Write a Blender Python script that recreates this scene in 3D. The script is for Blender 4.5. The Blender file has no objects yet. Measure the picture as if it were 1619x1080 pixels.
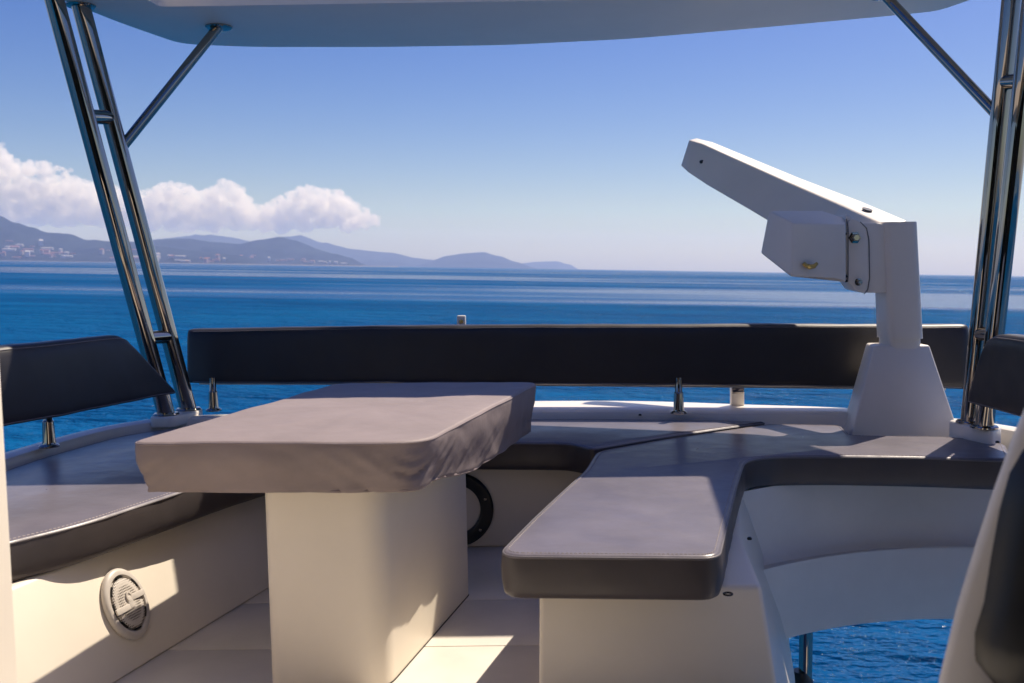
import bpy, bmesh, math, random
from mathutils import Vector, Matrix, noise
random.seed(7)
R = math.radians
scene = bpy.context.scene
C = scene.collection

# ------------------------------------------------------------------ camera
W, H, F = 1619.0, 1080.0, 1500.0
CAM = Vector((0, 0, 1.1))
PITCH, ROLL, HEEL = math.atan(116 / F), 0.0155, 0.030
ROT = Matrix.Rotation(math.pi / 2 - PITCH, 4, 'X') @ Matrix.Rotation(ROLL, 4, 'Z')
cd = bpy.data.cameras.new('camera')
cam = bpy.data.objects.new('camera', cd)
C.objects.link(cam)
cam.matrix_world = Matrix.Translation(CAM) @ ROT
cd.sensor_width = 36.0
cd.lens = 36.0 * F / W
cd.clip_start, cd.clip_end = 0.05, 120000.0
cd.dof.use_dof = True
cd.dof.focus_distance = 3.4
cd.dof.aperture_fstop = 5.6
scene.camera = cam

# ------------------------------------------------------------------ light
SUN = Vector((0.445, 0.50, 1.0)).normalized()
world = bpy.data.worlds.new('World')
scene.world = world
world.use_nodes = True
nt = world.node_tree
nt.nodes.clear()
sky = nt.nodes.new('ShaderNodeTexSky')
sky.sky_type = 'NISHITA'
sky.sun_disc = False
sky.sun_elevation = math.asin(SUN.z)
sky.sun_rotation = math.atan2(SUN.x, SUN.y)
sky.altitude = 0
sky.air_density, sky.dust_density, sky.ozone_density = 1.0, 1.0, 3.0
bg = nt.nodes.new('ShaderNodeBackground')
bg.inputs['Strength'].default_value = 0.075
wo = nt.nodes.new('ShaderNodeOutputWorld')
hs_ = nt.nodes.new('ShaderNodeHueSaturation')
hs_.inputs['Hue'].default_value = 0.524
hs_.inputs['Saturation'].default_value = 1.5
nt.links.new(sky.outputs[0], hs_.inputs['Color'])
nt.links.new(hs_.outputs[0], bg.inputs[0])
nt.links.new(bg.outputs[0], wo.inputs[0])
sl = bpy.data.lights.new('sun', 'SUN')
sl.energy, sl.angle, sl.color = 5.0, R(0.5), (1.0, 0.88, 0.74)
so = bpy.data.objects.new('sun', sl)
C.objects.link(so)
so.rotation_euler = SUN.to_track_quat('Z', 'Y').to_euler()
scene.view_settings.view_transform = 'Standard'
scene.view_settings.look = 'None'
scene.view_settings.exposure = 0.4
scene.view_settings.gamma = 1.0
scene.render.engine = 'CYCLES'
scene.cycles.use_denoising = True
scene.cycles.diffuse_bounces = 5
scene.cycles.glossy_bounces = 5
scene.cycles.volume_bounces = 20
scene.cycles.max_bounces = 22
scene.cycles.caustics_reflective = False
scene.cycles.sample_clamp_indirect = 6.0

# ------------------------------------------------------------------ frames and helpers
# The boat heels a little (starboard side up): B takes boat coordinates (z = 0 on the
# flybridge floor) to the world, where the sea is level.
B = Matrix.Rotation(-HEEL, 4, 'Y')
BI = B.inverted()
CO = BI @ CAM


def ray(u, v):
    d = Vector(((u - W / 2) / F, -(v - H / 2) / F, -1.0))
    return (BI.to_3x3() @ (ROT.to_3x3() @ d))


def at(u, v, h=None, y=None):
    """boat point seen at photo pixel (u, v) on the plane z = h or y = y"""
    d = ray(u, v)
    t = (h - CO.z) / d.z if h is not None else (y - CO.y) / d.y
    return CO + d * t


def xy(u, v, h):
    p = at(u, v, h=h)
    return (p.x, p.y)


def wat(u, v, dist):
    """world point at photo pixel at world distance y = dist"""
    d = ROT.to_3x3() @ Vector(((u - W / 2) / F, -(v - H / 2) / F, -1.0))
    return CAM + d * (dist / d.y)


def tag(o, label=None, cat=None, group=None, kind=None):
    for k, val in (('label', label), ('category', cat), ('group', group), ('kind', kind)):
        if val:
            o[k] = val
    return o


def thing(name, base, label=None, cat=None, group=None, kind=None, boat=True):
    o = bpy.data.objects.new(name, None)
    o.empty_display_size = 0.05
    C.objects.link(o)
    base = Vector(base)
    o.matrix_world = (B if boat else Matrix()) @ Matrix.Translation(base)
    o['_b'] = [base.x, base.y, base.z]
    return tag(o, label, cat, group, kind)


def base_of(o):
    return Vector(o['_b'])


def build(name, verts, faces, mat, parent=None, base=None, smooth=True, bevel=0, seg=3, angle=35, boat=True):
    """one mesh object; coordinates are boat coordinates, stored relative to the thing's base"""
    b = base_of(parent) if parent is not None else Vector(base if base is not None else (0, 0, 0))
    me = bpy.data.meshes.new(name)
    me.from_pydata([Vector(v) - b for v in verts], [], faces)
    bm = bmesh.new()
    bm.from_mesh(me)
    bmesh.ops.recalc_face_normals(bm, faces=bm.faces)
    if bevel:
        bmesh.ops.dissolve_degenerate(bm, dist=1e-5, edges=bm.edges)
        es = [e for e in bm.edges if len(e.link_faces) == 2 and e.calc_face_angle(0) > R(angle)]
        bmesh.ops.bevel(bm, geom=es, offset=bevel, segments=seg, profile=0.5, affect='EDGES', clamp_overlap=True)
    bm.to_mesh(me)
    bm.free()
    if smooth:
        me.shade_smooth()
        me.set_sharp_from_angle(angle=R(angle))
    me.materials.append(mat)
    o = bpy.data.objects.new(name, me)
    C.objects.link(o)
    o['_b'] = [b.x, b.y, b.z]
    if parent is not None:
        o.parent = parent
    else:
        o.matrix_world = (B if boat else Matrix()) @ Matrix.Translation(b)
    return o


def loft(rings, cap=True):
    """rings: equal-length closed rings of points"""
    n = len(rings[0])
    verts = [Vector(p) for r in rings for p in r]
    faces = []
    for k in range(len(rings) - 1):
        for i in range(n):
            j = (i + 1) % n
            faces.append((k * n + i, k * n + j, (k + 1) * n + j, (k + 1) * n + i))
    if cap:
        faces.append(tuple(reversed(range(n))))
        faces.append(tuple(range((len(rings) - 1) * n, len(rings) * n)))
    return verts, faces


def prism(poly, z0, z1, poly_top=None):
    pt = poly_top or poly
    return loft([[(x, y, z0) for x, y in poly], [(x, y, z1) for x, y in pt]])


def box(c, s, rot=None):
    v = [Vector((sx * s[0] / 2, sy * s[1] / 2, sz * s[2] / 2)) for sz in (-1, 1) for sx, sy in ((-1, -1), (1, -1), (1, 1), (-1, 1))]
    if rot is not None:
        v = [rot @ p for p in v]
    return [p + Vector(c) for p in v], [(3, 2, 1, 0), (4, 5, 6, 7), (0, 1, 5, 4), (1, 2, 6, 5), (2, 3, 7, 6), (3, 0, 4, 7)]


def frame(d):
    d = Vector(d).normalized()
    a = Vector((0, 0, 1)) if abs(d.z) < 0.95 else Vector((1, 0, 0))
    x = d.cross(a).normalized()
    return x, x.cross(d).normalized(), d


def tube(pts, rad, n=20, closed=False):
    pts = [Vector(p) for p in pts]
    rads = rad if isinstance(rad, (list, tuple)) else [rad] * len(pts)
    rings = []
    px = None
    for i, p in enumerate(pts):
        if closed:
            d = pts[(i + 1) % len(pts)] - pts[i - 1]
        else:
            d = pts[min(i + 1, len(pts) - 1)] - pts[max(i - 1, 0)]
        x, y, d = frame(d)
        if px is not None:
            x = (px - d * px.dot(d)).normalized()
            y = x.cross(d)
        px = x
        rings.append([p + (x * math.cos(2 * math.pi * k / n) + y * math.sin(2 * math.pi * k / n)) * rads[i] for k in range(n)])
    if closed:
        rings.append(rings[0])
    return loft(rings, cap=not closed)


def lathe(o, axis, prof, n=40, up=None):
    """prof: (radius, distance along axis) pairs"""
    x, y, d = frame(axis)
    o = Vector(o)
    rings = [[o + d * h + (x * math.cos(2 * math.pi * k / n) + y * math.sin(2 * math.pi * k / n)) * max(r, 1e-4) for k in range(n)] for r, h in prof]
    return loft(rings)


def join(*parts):
    V, Fc = [], []
    for v, f in parts:
        k = len(V)
        V += list(v)
        Fc += [tuple(i + k for i in q) for q in f]
    return V, Fc


def round_poly(poly, rads, n=8):
    """round the corners of a closed polygon; rads a number or one per corner"""
    out = []
    m = len(poly)
    for i in range(m):
        p0, p1, p2 = Vector(poly[i - 1]), Vector(poly[i]), Vector(poly[(i + 1) % m])
        r = rads[i] if isinstance(rads, (list, tuple)) else rads
        a, b = (p0 - p1), (p2 - p1)
        r = min(r, a.length * 0.48, b.length * 0.48)
        if r < 1e-4:
            out.append((p1.x, p1.y))
            continue
        s, e = p1 + a.normalized() * r, p1 + b.normalized() * r
        for k in range(n + 1):
            t = k / n
            q = s * (1 - t) ** 2 + p1 * 2 * t * (1 - t) + e * t * t
            out.append((q.x, q.y))
    return out


def resample(poly, step):
    out = []
    m = len(poly)
    for i in range(m):
        a, b = Vector(poly[i]), Vector(poly[(i + 1) % m])
        n = max(1, int((b - a).length / step))
        for k in range(n):
            q = a.lerp(b, k / n)
            out.append((q.x, q.y))
    return out


def offset(poly, d):
    """shift a ccw outline inwards by d"""
    m = len(poly)
    out = []
    for i in range(m):
        a, p, b = Vector(poly[i - 1]), Vector(poly[i]), Vector(poly[(i + 1) % m])
        t = ((p - a).normalized() + (b - p).normalized())
        if t.length < 1e-6:
            t = b - a
        t.normalize()
        out.append((p.x - t.y * d, p.y + t.x * d))
    return out


def ccw(poly):
    s = sum(poly[i - 1][0] * poly[i][1] - poly[i][0] * poly[i - 1][1] for i in range(len(poly)))
    return poly if s > 0 else poly[::-1]


def smoothstep(a, b, x):
    t = min(1, max(0, (x - a) / (b - a)))
    return t * t * (3 - 2 * t)


# ------------------------------------------------------------------ materials
def new_mat(name):
    m = bpy.data.materials.new(name)
    m.use_nodes = True
    t = m.node_tree
    return m, t, t.nodes['Principled BSDF'], t.nodes, t.links


def texco(t, scale=(1, 1, 1)):
    c = t.nodes.new('ShaderNodeTexCoord')
    mp = t.nodes.new('ShaderNodeMapping')
    mp.inputs['Scale'].default_value = scale
    t.links.new(c.outputs['Object'], mp.inputs[0])
    return mp.outputs[0]


def noise_node(t, co, scale, detail=4, rough=0.55):
    n = t.nodes.new('ShaderNodeTexNoise')
    n.inputs['Scale'].default_value = scale
    n.inputs['Detail'].default_value = detail
    n.inputs['Roughness'].default_value = rough
    t.links.new(co, n.inputs['Vector'])
    return n.outputs['Fac']


def ramp(t, fac, stops):
    r = t.nodes.new('ShaderNodeValToRGB')
    e = r.color_ramp.elements
    while len(e) < len(stops):
        e.new(0.5)
    for el, (p, c) in zip(e, stops):
        el.position = p
        el.color = (*c, 1) if len(c) == 3 else c
    t.links.new(fac, r.inputs[0])
    return r.outputs[0]


def bump(t, bsdf, h, strength, dist, prev=None):
    b = t.nodes.new('ShaderNodeBump')
    b.inputs['Strength'].default_value = strength
    b.inputs['Distance'].default_value = dist
    t.links.new(h, b.inputs['Height'])
    if prev is not None:
        t.links.new(prev, b.inputs['Normal'])
    t.links.new(b.outputs[0], bsdf.inputs['Normal'])
    return b.outputs[0]


def mul(c, k):
    return tuple(x * k for x in c)


def gelcoat(name, col, rough=0.28, wear=0.10, wav=0.25):
    m, t, p, N, L = new_mat(name)
    co = texco(t)
    f = noise_node(t, co, 3.0, 6, 0.6)
    L.new(ramp(t, f, [(0.3, mul(col, 1 - wear)), (0.65, col)]), p.inputs['Base Color'])
    g = noise_node(t, co, 25, 5, 0.7)
    r = N.new('ShaderNodeMapRange')
    r.inputs['To Min'].default_value, r.inputs['To Max'].default_value = rough + 0.02, rough + 0.09
    L.new(g, r.inputs['Value'])
    L.new(r.outputs[0], p.inputs['Roughness'])
    b = bump(t, p, noise_node(t, co, 4.5, 2), wav, 0.004)
    bump(t, p, noise_node(t, co, 220, 2), 0.03, 0.0005, b)
    return m


def vinyl(name, col, rough=0.42, wr=0.35):
    m, t, p, N, L = new_mat(name)
    co = texco(t)
    f = noise_node(t, co, 5.0, 5, 0.6)
    L.new(ramp(t, f, [(0.3, mul(col, 0.82)), (0.7, mul(col, 1.1))]), p.inputs['Base Color'])
    g = noise_node(t, co, 14, 4)
    r = N.new('ShaderNodeMapRange')
    r.inputs['To Min'].default_value, r.inputs['To Max'].default_value = rough - 0.08, rough + 0.1
    L.new(g, r.inputs['Value'])
    L.new(r.outputs[0], p.inputs['Roughness'])
    v = N.new('ShaderNodeTexVoronoi')
    v.inputs['Scale'].default_value = 420
    L.new(co, v.inputs['Vector'])
    b = bump(t, p, noise_node(t, co, 6.5, 3, 0.5), wr, 0.008)
    bump(t, p, v.outputs['Distance'], 0.12, 0.0006, b)
    return m


def canvas(name, col):
    m, t, p, N, L = new_mat(name)
    co = texco(t)
    f = noise_node(t, co, 4.0, 6, 0.65)
    L.new(ramp(t, f, [(0.3, mul(col, 0.85)), (0.7, mul(col, 1.08))]), p.inputs['Base Color'])
    p.inputs['Roughness'].default_value = 0.62
    b = bump(t, p, noise_node(t, co, 9, 4, 0.55), 0.4, 0.008)
    w = N.new('ShaderNodeTexNoise')
    w.inputs['Scale'].default_value = 500
    L.new(co, w.inputs['Vector'])
    bump(t, p, w.outputs['Fac'], 0.2, 0.0006, b)
    return m


def metal(name, col, rough):
    m, t, p, N, L = new_mat(name)
    co = texco(t)
    p.inputs['Base Color'].default_value = (*col, 1)
    p.inputs['Metallic'].default_value = 1.0
    f = noise_node(t, co, 30, 5, 0.7)
    r = N.new('ShaderNodeMapRange')
    r.inputs['To Min'].default_value, r.inputs['To Max'].default_value = rough * 0.5, rough * 1.8
    L.new(f, r.inputs['Value'])
    L.new(r.outputs[0], p.inputs['Roughness'])
    return m


def plain(name, col, rough=0.5, metallic=0.0):
    m, t, p, N, L = new_mat(name)
    co = texco(t)
    L.new(ramp(t, noise_node(t, co, 30, 3), [(0.3, mul(col, 0.85)), (0.7, col)]), p.inputs['Base Color'])
    p.inputs['Roughness'].default_value = rough
    p.inputs['Metallic'].default_value = metallic
    return m


M_WHITE = gelcoat('white_gelcoat', (0.83, 0.78, 0.71))
M_CREAM = gelcoat('cream_gelcoat', (0.84, 0.765, 0.645), 0.33, 0.07, 0.12)
M_FLOOR = gelcoat('deck_gelcoat', (0.74, 0.69, 0.62), 0.38, 0.16)
M_ROOF = gelcoat('roof_gelcoat', (0.88, 0.80, 0.68), 0.34, 0.05, 0.04)
M_CRANE = gelcoat('crane_paint', (0.82, 0.76, 0.68), 0.32, 0.07, 0.1)
M_SEAT = vinyl('grey_vinyl', (0.172, 0.155, 0.175), 0.31, 0.5)
M_BACK = vinyl('charcoal_vinyl', (0.024, 0.022, 0.025), 0.42, 0.25)
M_PIPE = vinyl('grey_piping', (0.15, 0.135, 0.14))
M_THREAD = plain('pale_thread', (0.42, 0.37, 0.36), 0.7)
M_COVER = canvas('taupe_canvas', (0.265, 0.215, 0.21))
M_SIDE = vinyl('dark_side_vinyl', (0.070, 0.058, 0.056), 0.42)
M_STEEL = metal('polished_steel', (0.36, 0.325, 0.285), 0.03)
M_BRASS = metal('brass', (0.62, 0.45, 0.16), 0.25)
M_BLACK = plain('black_plastic', (0.012, 0.012, 0.013), 0.35)
M_DARK = plain('dark_gap', (0.03, 0.025, 0.02), 0.8)
M_GASKET = plain('grey_gasket', (0.20, 0.19, 0.18), 0.6)
M_BOARD = plain('white_board', (0.72, 0.66, 0.58), 0.5)
M_PLASTIC = plain('white_plastic', (0.62, 0.57, 0.51), 0.4)

# ------------------------------------------------------------------ sea
SEA = -3.4


def sea_material():
    m = bpy.data.materials.new('sea_water')
    m.use_nodes = True
    t = m.node_tree
    N, L = t.nodes, t.links
    N.clear()
    out = N.new('ShaderNodeOutputMaterial')
    body = N.new('ShaderNodeBsdfDiffuse')
    gl = N.new('ShaderNodeBsdfGlossy')
    gl.inputs['Roughness'].default_value = 0.10
    mix = N.new('ShaderNodeMixShader')
    mid = noise_node(t, texco(t, (0.02, 0.07, 1)), 1.0, 5, 0.6)
    L.new(ramp(t, mid, [(0.28, (0.001, 0.050, 0.165)), (0.5, (0.001, 0.075, 0.222)), (0.72, (0.002, 0.108, 0.275))]), body.inputs['Color'])
    # long calm slicks reflect more of the low sky
    big = noise_node(t, texco(t, (0.0014, 0.010, 1)), 1.0, 4, 0.5)
    slick = N.new('ShaderNodeMapRange')
    slick.inputs['From Min'].default_value, slick.inputs['From Max'].default_value = 0.475, 0.57
    L.new(big, slick.inputs['Value'])
    # a ruffled sea never mirrors as fully as flat water at low angles
    fr = N.new('ShaderNodeFresnel')
    fr.inputs['IOR'].default_value = 1.333
    k = N.new('ShaderNodeMapRange')
    k.inputs['To Min'].default_value, k.inputs['To Max'].default_value = 0.20, 0.95
    L.new(slick.outputs[0], k.inputs['Value'])
    mu = N.new('ShaderNodeMath')
    mu.operation = 'MULTIPLY'
    L.new(fr.outputs[0], mu.inputs[0])
    L.new(k.outputs[0], mu.inputs[1])
    L.new(mu.outputs[0], mix.inputs[0])
    n1 = noise_node(t, texco(t, (1.5, 2.6, 1)), 1.0, 4, 0.6)
    n2 = noise_node(t, texco(t, (0.35, 0.75, 1)), 1.0, 4, 0.55)
    n3 = noise_node(t, texco(t, (0.05, 0.13, 1)), 1.0, 3, 0.5)
    a = N.new('ShaderNodeMath')
    a.operation = 'MULTIPLY_ADD'
    a.inputs[1].default_value = 3.2
    L.new(n2, a.inputs[0])
    L.new(n1, a.inputs[2])
    c = N.new('ShaderNodeMath')
    c.operation = 'MULTIPLY_ADD'
    c.inputs[1].default_value = 9.0
    L.new(n3, c.inputs[0])
    L.new(a.outputs[0], c.inputs[2])
    st = N.new('ShaderNodeMapRange')
    st.inputs['To Min'].default_value, st.inputs['To Max'].default_value = 1.0, 0.15
    L.new(slick.outputs[0], st.inputs['Value'])
    b = N.new('ShaderNodeBump')
    b.inputs['Distance'].default_value = 0.42
    L.new(st.outputs[0], b.inputs['Strength'])
    L.new(c.outputs[0], b.inputs['Height'])
    for nd in (body, gl, fr):
        L.new(b.outputs[0], nd.inputs['Normal'])
    L.new(body.outputs[0], mix.inputs[1])
    L.new(gl.outputs[0], mix.inputs[2])
    L.new(mix.outputs[0], out.inputs['Surface'])
    return m


FAR = 24000.0
sea = build('sea', [(-FAR, -3000, SEA), (FAR, -3000, SEA), (FAR, FAR, SEA), (-FAR, FAR, SEA)], [(0, 1, 2, 3)], sea_material(), base=(0, 0, 0), boat=False, smooth=False)
tag(sea, kind='structure')

# ------------------------------------------------------------------ far shore: hills, beach, town
def hill_material(name, c1, c2):
    m, t, p, N, L = new_mat(name)
    co = texco(t)
    f = noise_node(t, co, 0.0022, 8, 0.65)
    L.new(ramp(t, f, [(0.35, c1), (0.6, c2), (0.75, mul(c2, 1.6))]), p.inputs['Base Color'])
    p.inputs['Roughness'].default_value = 0.95
    p.inputs['Specular IOR Level'].default_value = 0.05
    return m


M_HILL = hill_material('hill_scrub', (0.006, 0.014, 0.016), (0.018, 0.028, 0.028))


def hill_range(name, label, prof, dist, depth, seed, rough=1.0):
    """prof: skyline points (pixel) of the range; a ridge with a noisy flank on either side"""
    pts = [wat(u, v, dist) for u, v in prof]
    x0, x1 = pts[0].x, pts[-1].x
    nx, ny = 260, 44

    def ridge(x):
        for a, b in zip(pts, pts[1:]):
            if a.x <= x <= b.x:
                t = (x - a.x) / (b.x - a.x)
                t = t * t * (3 - 2 * t) * 0.5 + t * 0.5
                return a.z + (b.z - a.z) * t
        return 0
    V, Fc = [], []
    for j in range(ny + 1):
        s = j / ny * 2 - 1                       # -1 shore side, 0 ridge, 1 behind
        for i in range(nx + 1):
            x = x0 + (x1 - x0) * i / nx
            h = max(0, ridge(x) - SEA)
            nz = noise.fractal(Vector((x / 900 + seed, s * depth / 900, seed)), 1.0, 2.0, 6)
            nr = noise.fractal(Vector((x / 260 + seed, s * depth / 260, 3.1)), 1.0, 2.0, 4)
            fall = max(0.0, 1 - abs(s) ** 1.15)
            rg_ = 1 - abs(noise.noise(Vector((x / 420 + seed, s * depth / 600, seed * 2)))) * 2
            z = h * fall * (1 + 0.5 * nz * (1 - fall)) + h * rough * (0.05 * nr + 0.03 * nz + 0.16 * (rg_ - 0.5) * (1 - 0.75 * fall)) * min(1, fall * 3)
            V.append((x * (1 + s * depth / dist * 0.5), dist + s * depth, SEA - 2 + z + (2.5 if fall > 0 else 0)))
    for j in range(ny):
        for i in range(nx):
            a = j * (nx + 1) + i
            Fc.append((a, a + 1, a + nx + 2, a + nx + 1))
    o = build(name, V, Fc, M_HILL, base=(pts[len(pts) // 2].x, dist, SEA), boat=False, angle=180)
    tag(o, label, 'hill', 'hills along the far shore', 'structure')
    return o, ridge


H1, r1 = hill_range('hills', 'dark mountain shoulder at the left end of the far shore', [(-420, 330), (-260, 318), (-120, 326), (-60, 330), (0, 344), (25, 352), (50, 358), (75, 366), (105, 369), (140, 378), (185, 381), (240, 388), (300, 396), (380, 404), (430, 419)], 9000, 1500, 1.3)
H2, r2 = hill_range('hills', 'rounded blue hill with a long right slope behind the table', [(60, 412), (120, 396), (180, 386), (240, 379), (300, 378), (345, 384), (380, 386), (410, 379), (440, 374), (468, 380), (500, 392), (530, 401), (556, 408), (575, 420)], 11000, 1500, 4.7)
H3, r3 = hill_range('hills', 'pale distant ridge fading behind the nearer hills', [(150, 412), (250, 378), (310, 371), (345, 372), (400, 382), (450, 374), (475, 372), (510, 384), (560, 394), (620, 400), (660, 408), (690, 412), (720, 422)], 18000, 1500, 9.2, 0.6)
H4, r4 = hill_range('hills', 'low blue headland standing alone right of the town', [(560, 421), (590, 410), (620, 414), (660, 420), (680, 413), (705, 405), (730, 401), (765, 399), (790, 405), (815, 414), (850, 425)], 16000, 1300, 2.2, 0.6)
H5, r5 = hill_range('hills', 'faintest lowest hill at the right end of the shore', [(790, 425), (830, 416), (850, 414), (880, 413), (900, 418), (920, 428)], 21000, 1200, 6.1, 0.5)

M_SAND = plain('beach_sand', (0.30, 0.25, 0.20), 0.9)
bp = []
for i in range(61):
    x = -7500 + i * 110
    bp.append((x, 7420 + 60 * noise.noise(Vector((x / 700, 0, 5)))))
V = [(x, y, SEA + 0.2) for x, y in bp] + [(x, y + 160, SEA + 3.5) for x, y in bp]
tag(build('beach', V, [(i, i + 1, 62 + i, 61 + i) for i in range(60)], M_SAND, base=(-3500, 7450, SEA), boat=False), kind='structure')

M_HOUSE = [plain('house_white', (0.62, 0.58, 0.55), 0.8), plain('house_cream', (0.44, 0.37, 0.32), 0.8), plain('house_pink', (0.38, 0.28, 0.26), 0.8)]
M_TILE = plain('roof_tile', (0.35, 0.15, 0.09), 0.8)


def house_mesh(k):
    w, d, h = [(40, 20, 22), (60, 22, 14), (30, 24, 40), (90, 30, 16)][k]
    v, f = box((0, 0, h / 2), (w, d, h))
    body = bpy.data.meshes.new('wall')
    body.from_pydata(v, [], f)
    v = [(-w * .54, -d * .58, h), (w * .54, -d * .58, h), (w * .54, d * .58, h), (-w * .54, d * .58, h), (-w * .4, 0, h * 1.22), (w * .4, 0, h * 1.22)]
    rf = bpy.data.meshes.new('roof')
    rf.from_pydata(v, [], [(0, 1, 5, 4), (1, 2, 5), (2, 3, 4, 5), (3, 0, 4), (3, 2, 1, 0)])
    return body, rf


HM = [[house_mesh(k) for k in range(4)] for _ in M_HOUSE]
for a, mm in zip(HM, M_HOUSE):
    for body, rf in a:
        body.materials.append(mm)
        rf.materials.append(M_TILE if mm is not M_HOUSE[0] else mm)
for i in range(84):
    u = random.choice((random.uniform(2, 330), random.uniform(2, 330), random.uniform(330, 560)))
    Y = 7600 + abs(random.gauss(0, 260)) if u < 360 else 9640 + abs(random.gauss(0, 150))
    x = wat(u, 415, Y).x
    hit, loc, *_ = (H1 if u < 360 else H2).ray_cast(Vector((x, Y, 3000)) - base_of(H1 if u < 360 else H2), Vector((0, 0, -1)))
    z = (loc.z + base_of(H1).z) if hit else SEA + 5
    o = bpy.data.objects.new('house', None)
    C.objects.link(o)
    o.location = (x, Y, z - 3)
    o.rotation_euler.z = random.uniform(-0.5, 0.5)
    s = random.uniform(0.55, 1.15)
    o.scale = (s, s, s)
    ki, kc = random.randrange(4), random.choice((0, 0, 1, 1, 2))
    where = 'left of the steel poles' if u < 150 else ('seen between the left steel poles' if u < 235 else ('just right of the left steel poles' if u < 360 else 'below the rounded hill'))
    tag(o, f"tiny {('', 'broad ', 'tall ', 'long low ')[ki]}{('white', 'cream', 'pinkish')[kc]} building on the far shore {where}", 'building', 'town buildings on the far shore')
    for me in HM[kc][ki]:
        c = bpy.data.objects.new(me.name.split('.')[0], me)
        C.objects.link(c)
        c.parent = o

# ------------------------------------------------------------------ clouds
def cloud_material():
    m = bpy.data.materials.new('cloud_vapour')
    m.use_nodes = True
    t = m.node_tree
    t.nodes.clear()
    o = t.nodes.new('ShaderNodeOutputMaterial')
    v = t.nodes.new('ShaderNodeVolumePrincipled')
    v.inputs['Color'].default_value = (1, 0.995, 0.985, 1)
    v.inputs['Density'].default_value = 0.0034
    v.inputs['Anisotropy'].default_value = 0.2
    t.links.new(v.outputs[0], o.inputs['Volume'])
    return m


M_CLOUD = cloud_material()
CD = 34000.0


bm = bmesh.new()
bmesh.ops.create_icosphere(bm, subdivisions=2, radius=1.0)
bm.verts.index_update()
BALL_V = [v.co.copy() for v in bm.verts]
BALL_F = [tuple(v.index for v in f.verts) for f in bm.faces]
bm.free()


def cloud(label, outline, base_v, seed):
    """a heap of puffs: outline gives the top of the cloud (pixel x, pixel y of the top)"""
    rnd = random.Random(seed)
    V, Fc = [], []
    b = wat(outline[len(outline) // 2][0], base_v, CD)
    px = CD / F
    spots = []
    for (u0, v0), (u1, v1) in zip(outline, outline[1:]):
        n = max(2, int((u1 - u0) / 5))
        for k in range(n):
            t = k / n
            u, v = u0 + (u1 - u0) * t, v0 + (v1 - v0) * t
            top, bot = v, base_v + rnd.uniform(-4, 4)
            y = top
            while y < bot:
                r = rnd.uniform(5, 12) * (0.6 if y < top + 8 else 1.0)
                r = min(r, max(3, (bot - top) * 0.55))
                spots.append((u + rnd.uniform(-5, 5), y + r * 0.8, r))
                y += r * 0.9
    for u, v, r in spots:
        c = wat(u, v, CD + rnd.uniform(-600, 600))
        k = len(V)
        V += [c - b + Vector((p.x * 1.15, p.y, p.z * 0.85)) * (r * px) for p in BALL_V]
        Fc += [tuple(q + k for q in fc) for fc in BALL_F]
    me = bpy.data.meshes.new('cloud')
    me.from_pydata(V, [], Fc)
    rm = me
    o = bpy.data.objects.new('cloud', rm)
    C.objects.link(o)
    o.location = b
    rmd = o.modifiers.new('fuse', 'REMESH')
    rmd.mode = 'VOXEL'
    rmd.voxel_size = px * 1.5
    tex = bpy.data.textures.new('billow', 'CLOUDS')
    tex.noise_scale, tex.noise_depth = 240.0, 5
    dm = o.modifiers.new('billow', 'DISPLACE')
    dm.texture, dm.strength, dm.mid_level, dm.texture_coords = tex, 300.0, 0.5, 'GLOBAL'
    me.materials.append(M_CLOUD)
    tag(o, label, 'cloud', 'clouds above the far hills')
    return o


cloud('long low cloud bank at the left edge above the mountain', [(-140, 270), (-60, 262), (0, 275), (60, 280), (110, 276), (150, 290), (200, 296), (225, 300)], 345, 1)
cloud('puffy white cumulus just right of the left steel poles', [(225, 302), (255, 290), (275, 286), (300, 294), (325, 300), (350, 284), (368, 284), (385, 300), (400, 322), (415, 326)], 352, 2)
cloud('rightmost white cumulus tapering off above the rounded hill', [(412, 324), (440, 312), (470, 296), (490, 291), (510, 298), (540, 300), (562, 318), (585, 334), (600, 343)], 350, 3)
cloud('small thin cloud high at the left edge', [(-60, 240), (0, 226), (12, 238), (30, 256), (60, 252), (80, 262), (115, 266)], 270, 4)

# ------------------------------------------------------------------ haze
hz = bpy.data.materials.new('haze_air')
hz.use_nodes = True
t = hz.node_tree
t.nodes.clear()
ho = t.nodes.new('ShaderNodeOutputMaterial')
hv = t.nodes.new('ShaderNodeVolumePrincipled')
hv.inputs['Color'].default_value = (0.45, 0.58, 1.0, 1)
hv.inputs['Absorption Color'].default_value = (1, 1, 1, 1)
hv.inputs['Density'].default_value = 6.0e-5
hv.inputs['Anisotropy'].default_value = 0.1
t.links.new(hv.outputs[0], ho.inputs['Volume'])
v, f = box((0, 11000, 450), (2 * FAR + 200, 28400, 2 * (450 - SEA + 1)))
hb = build('haze', v, f, hz, base=(0, 0, 0), boat=False, smooth=False)
tag(hb, kind='stuff')

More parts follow.
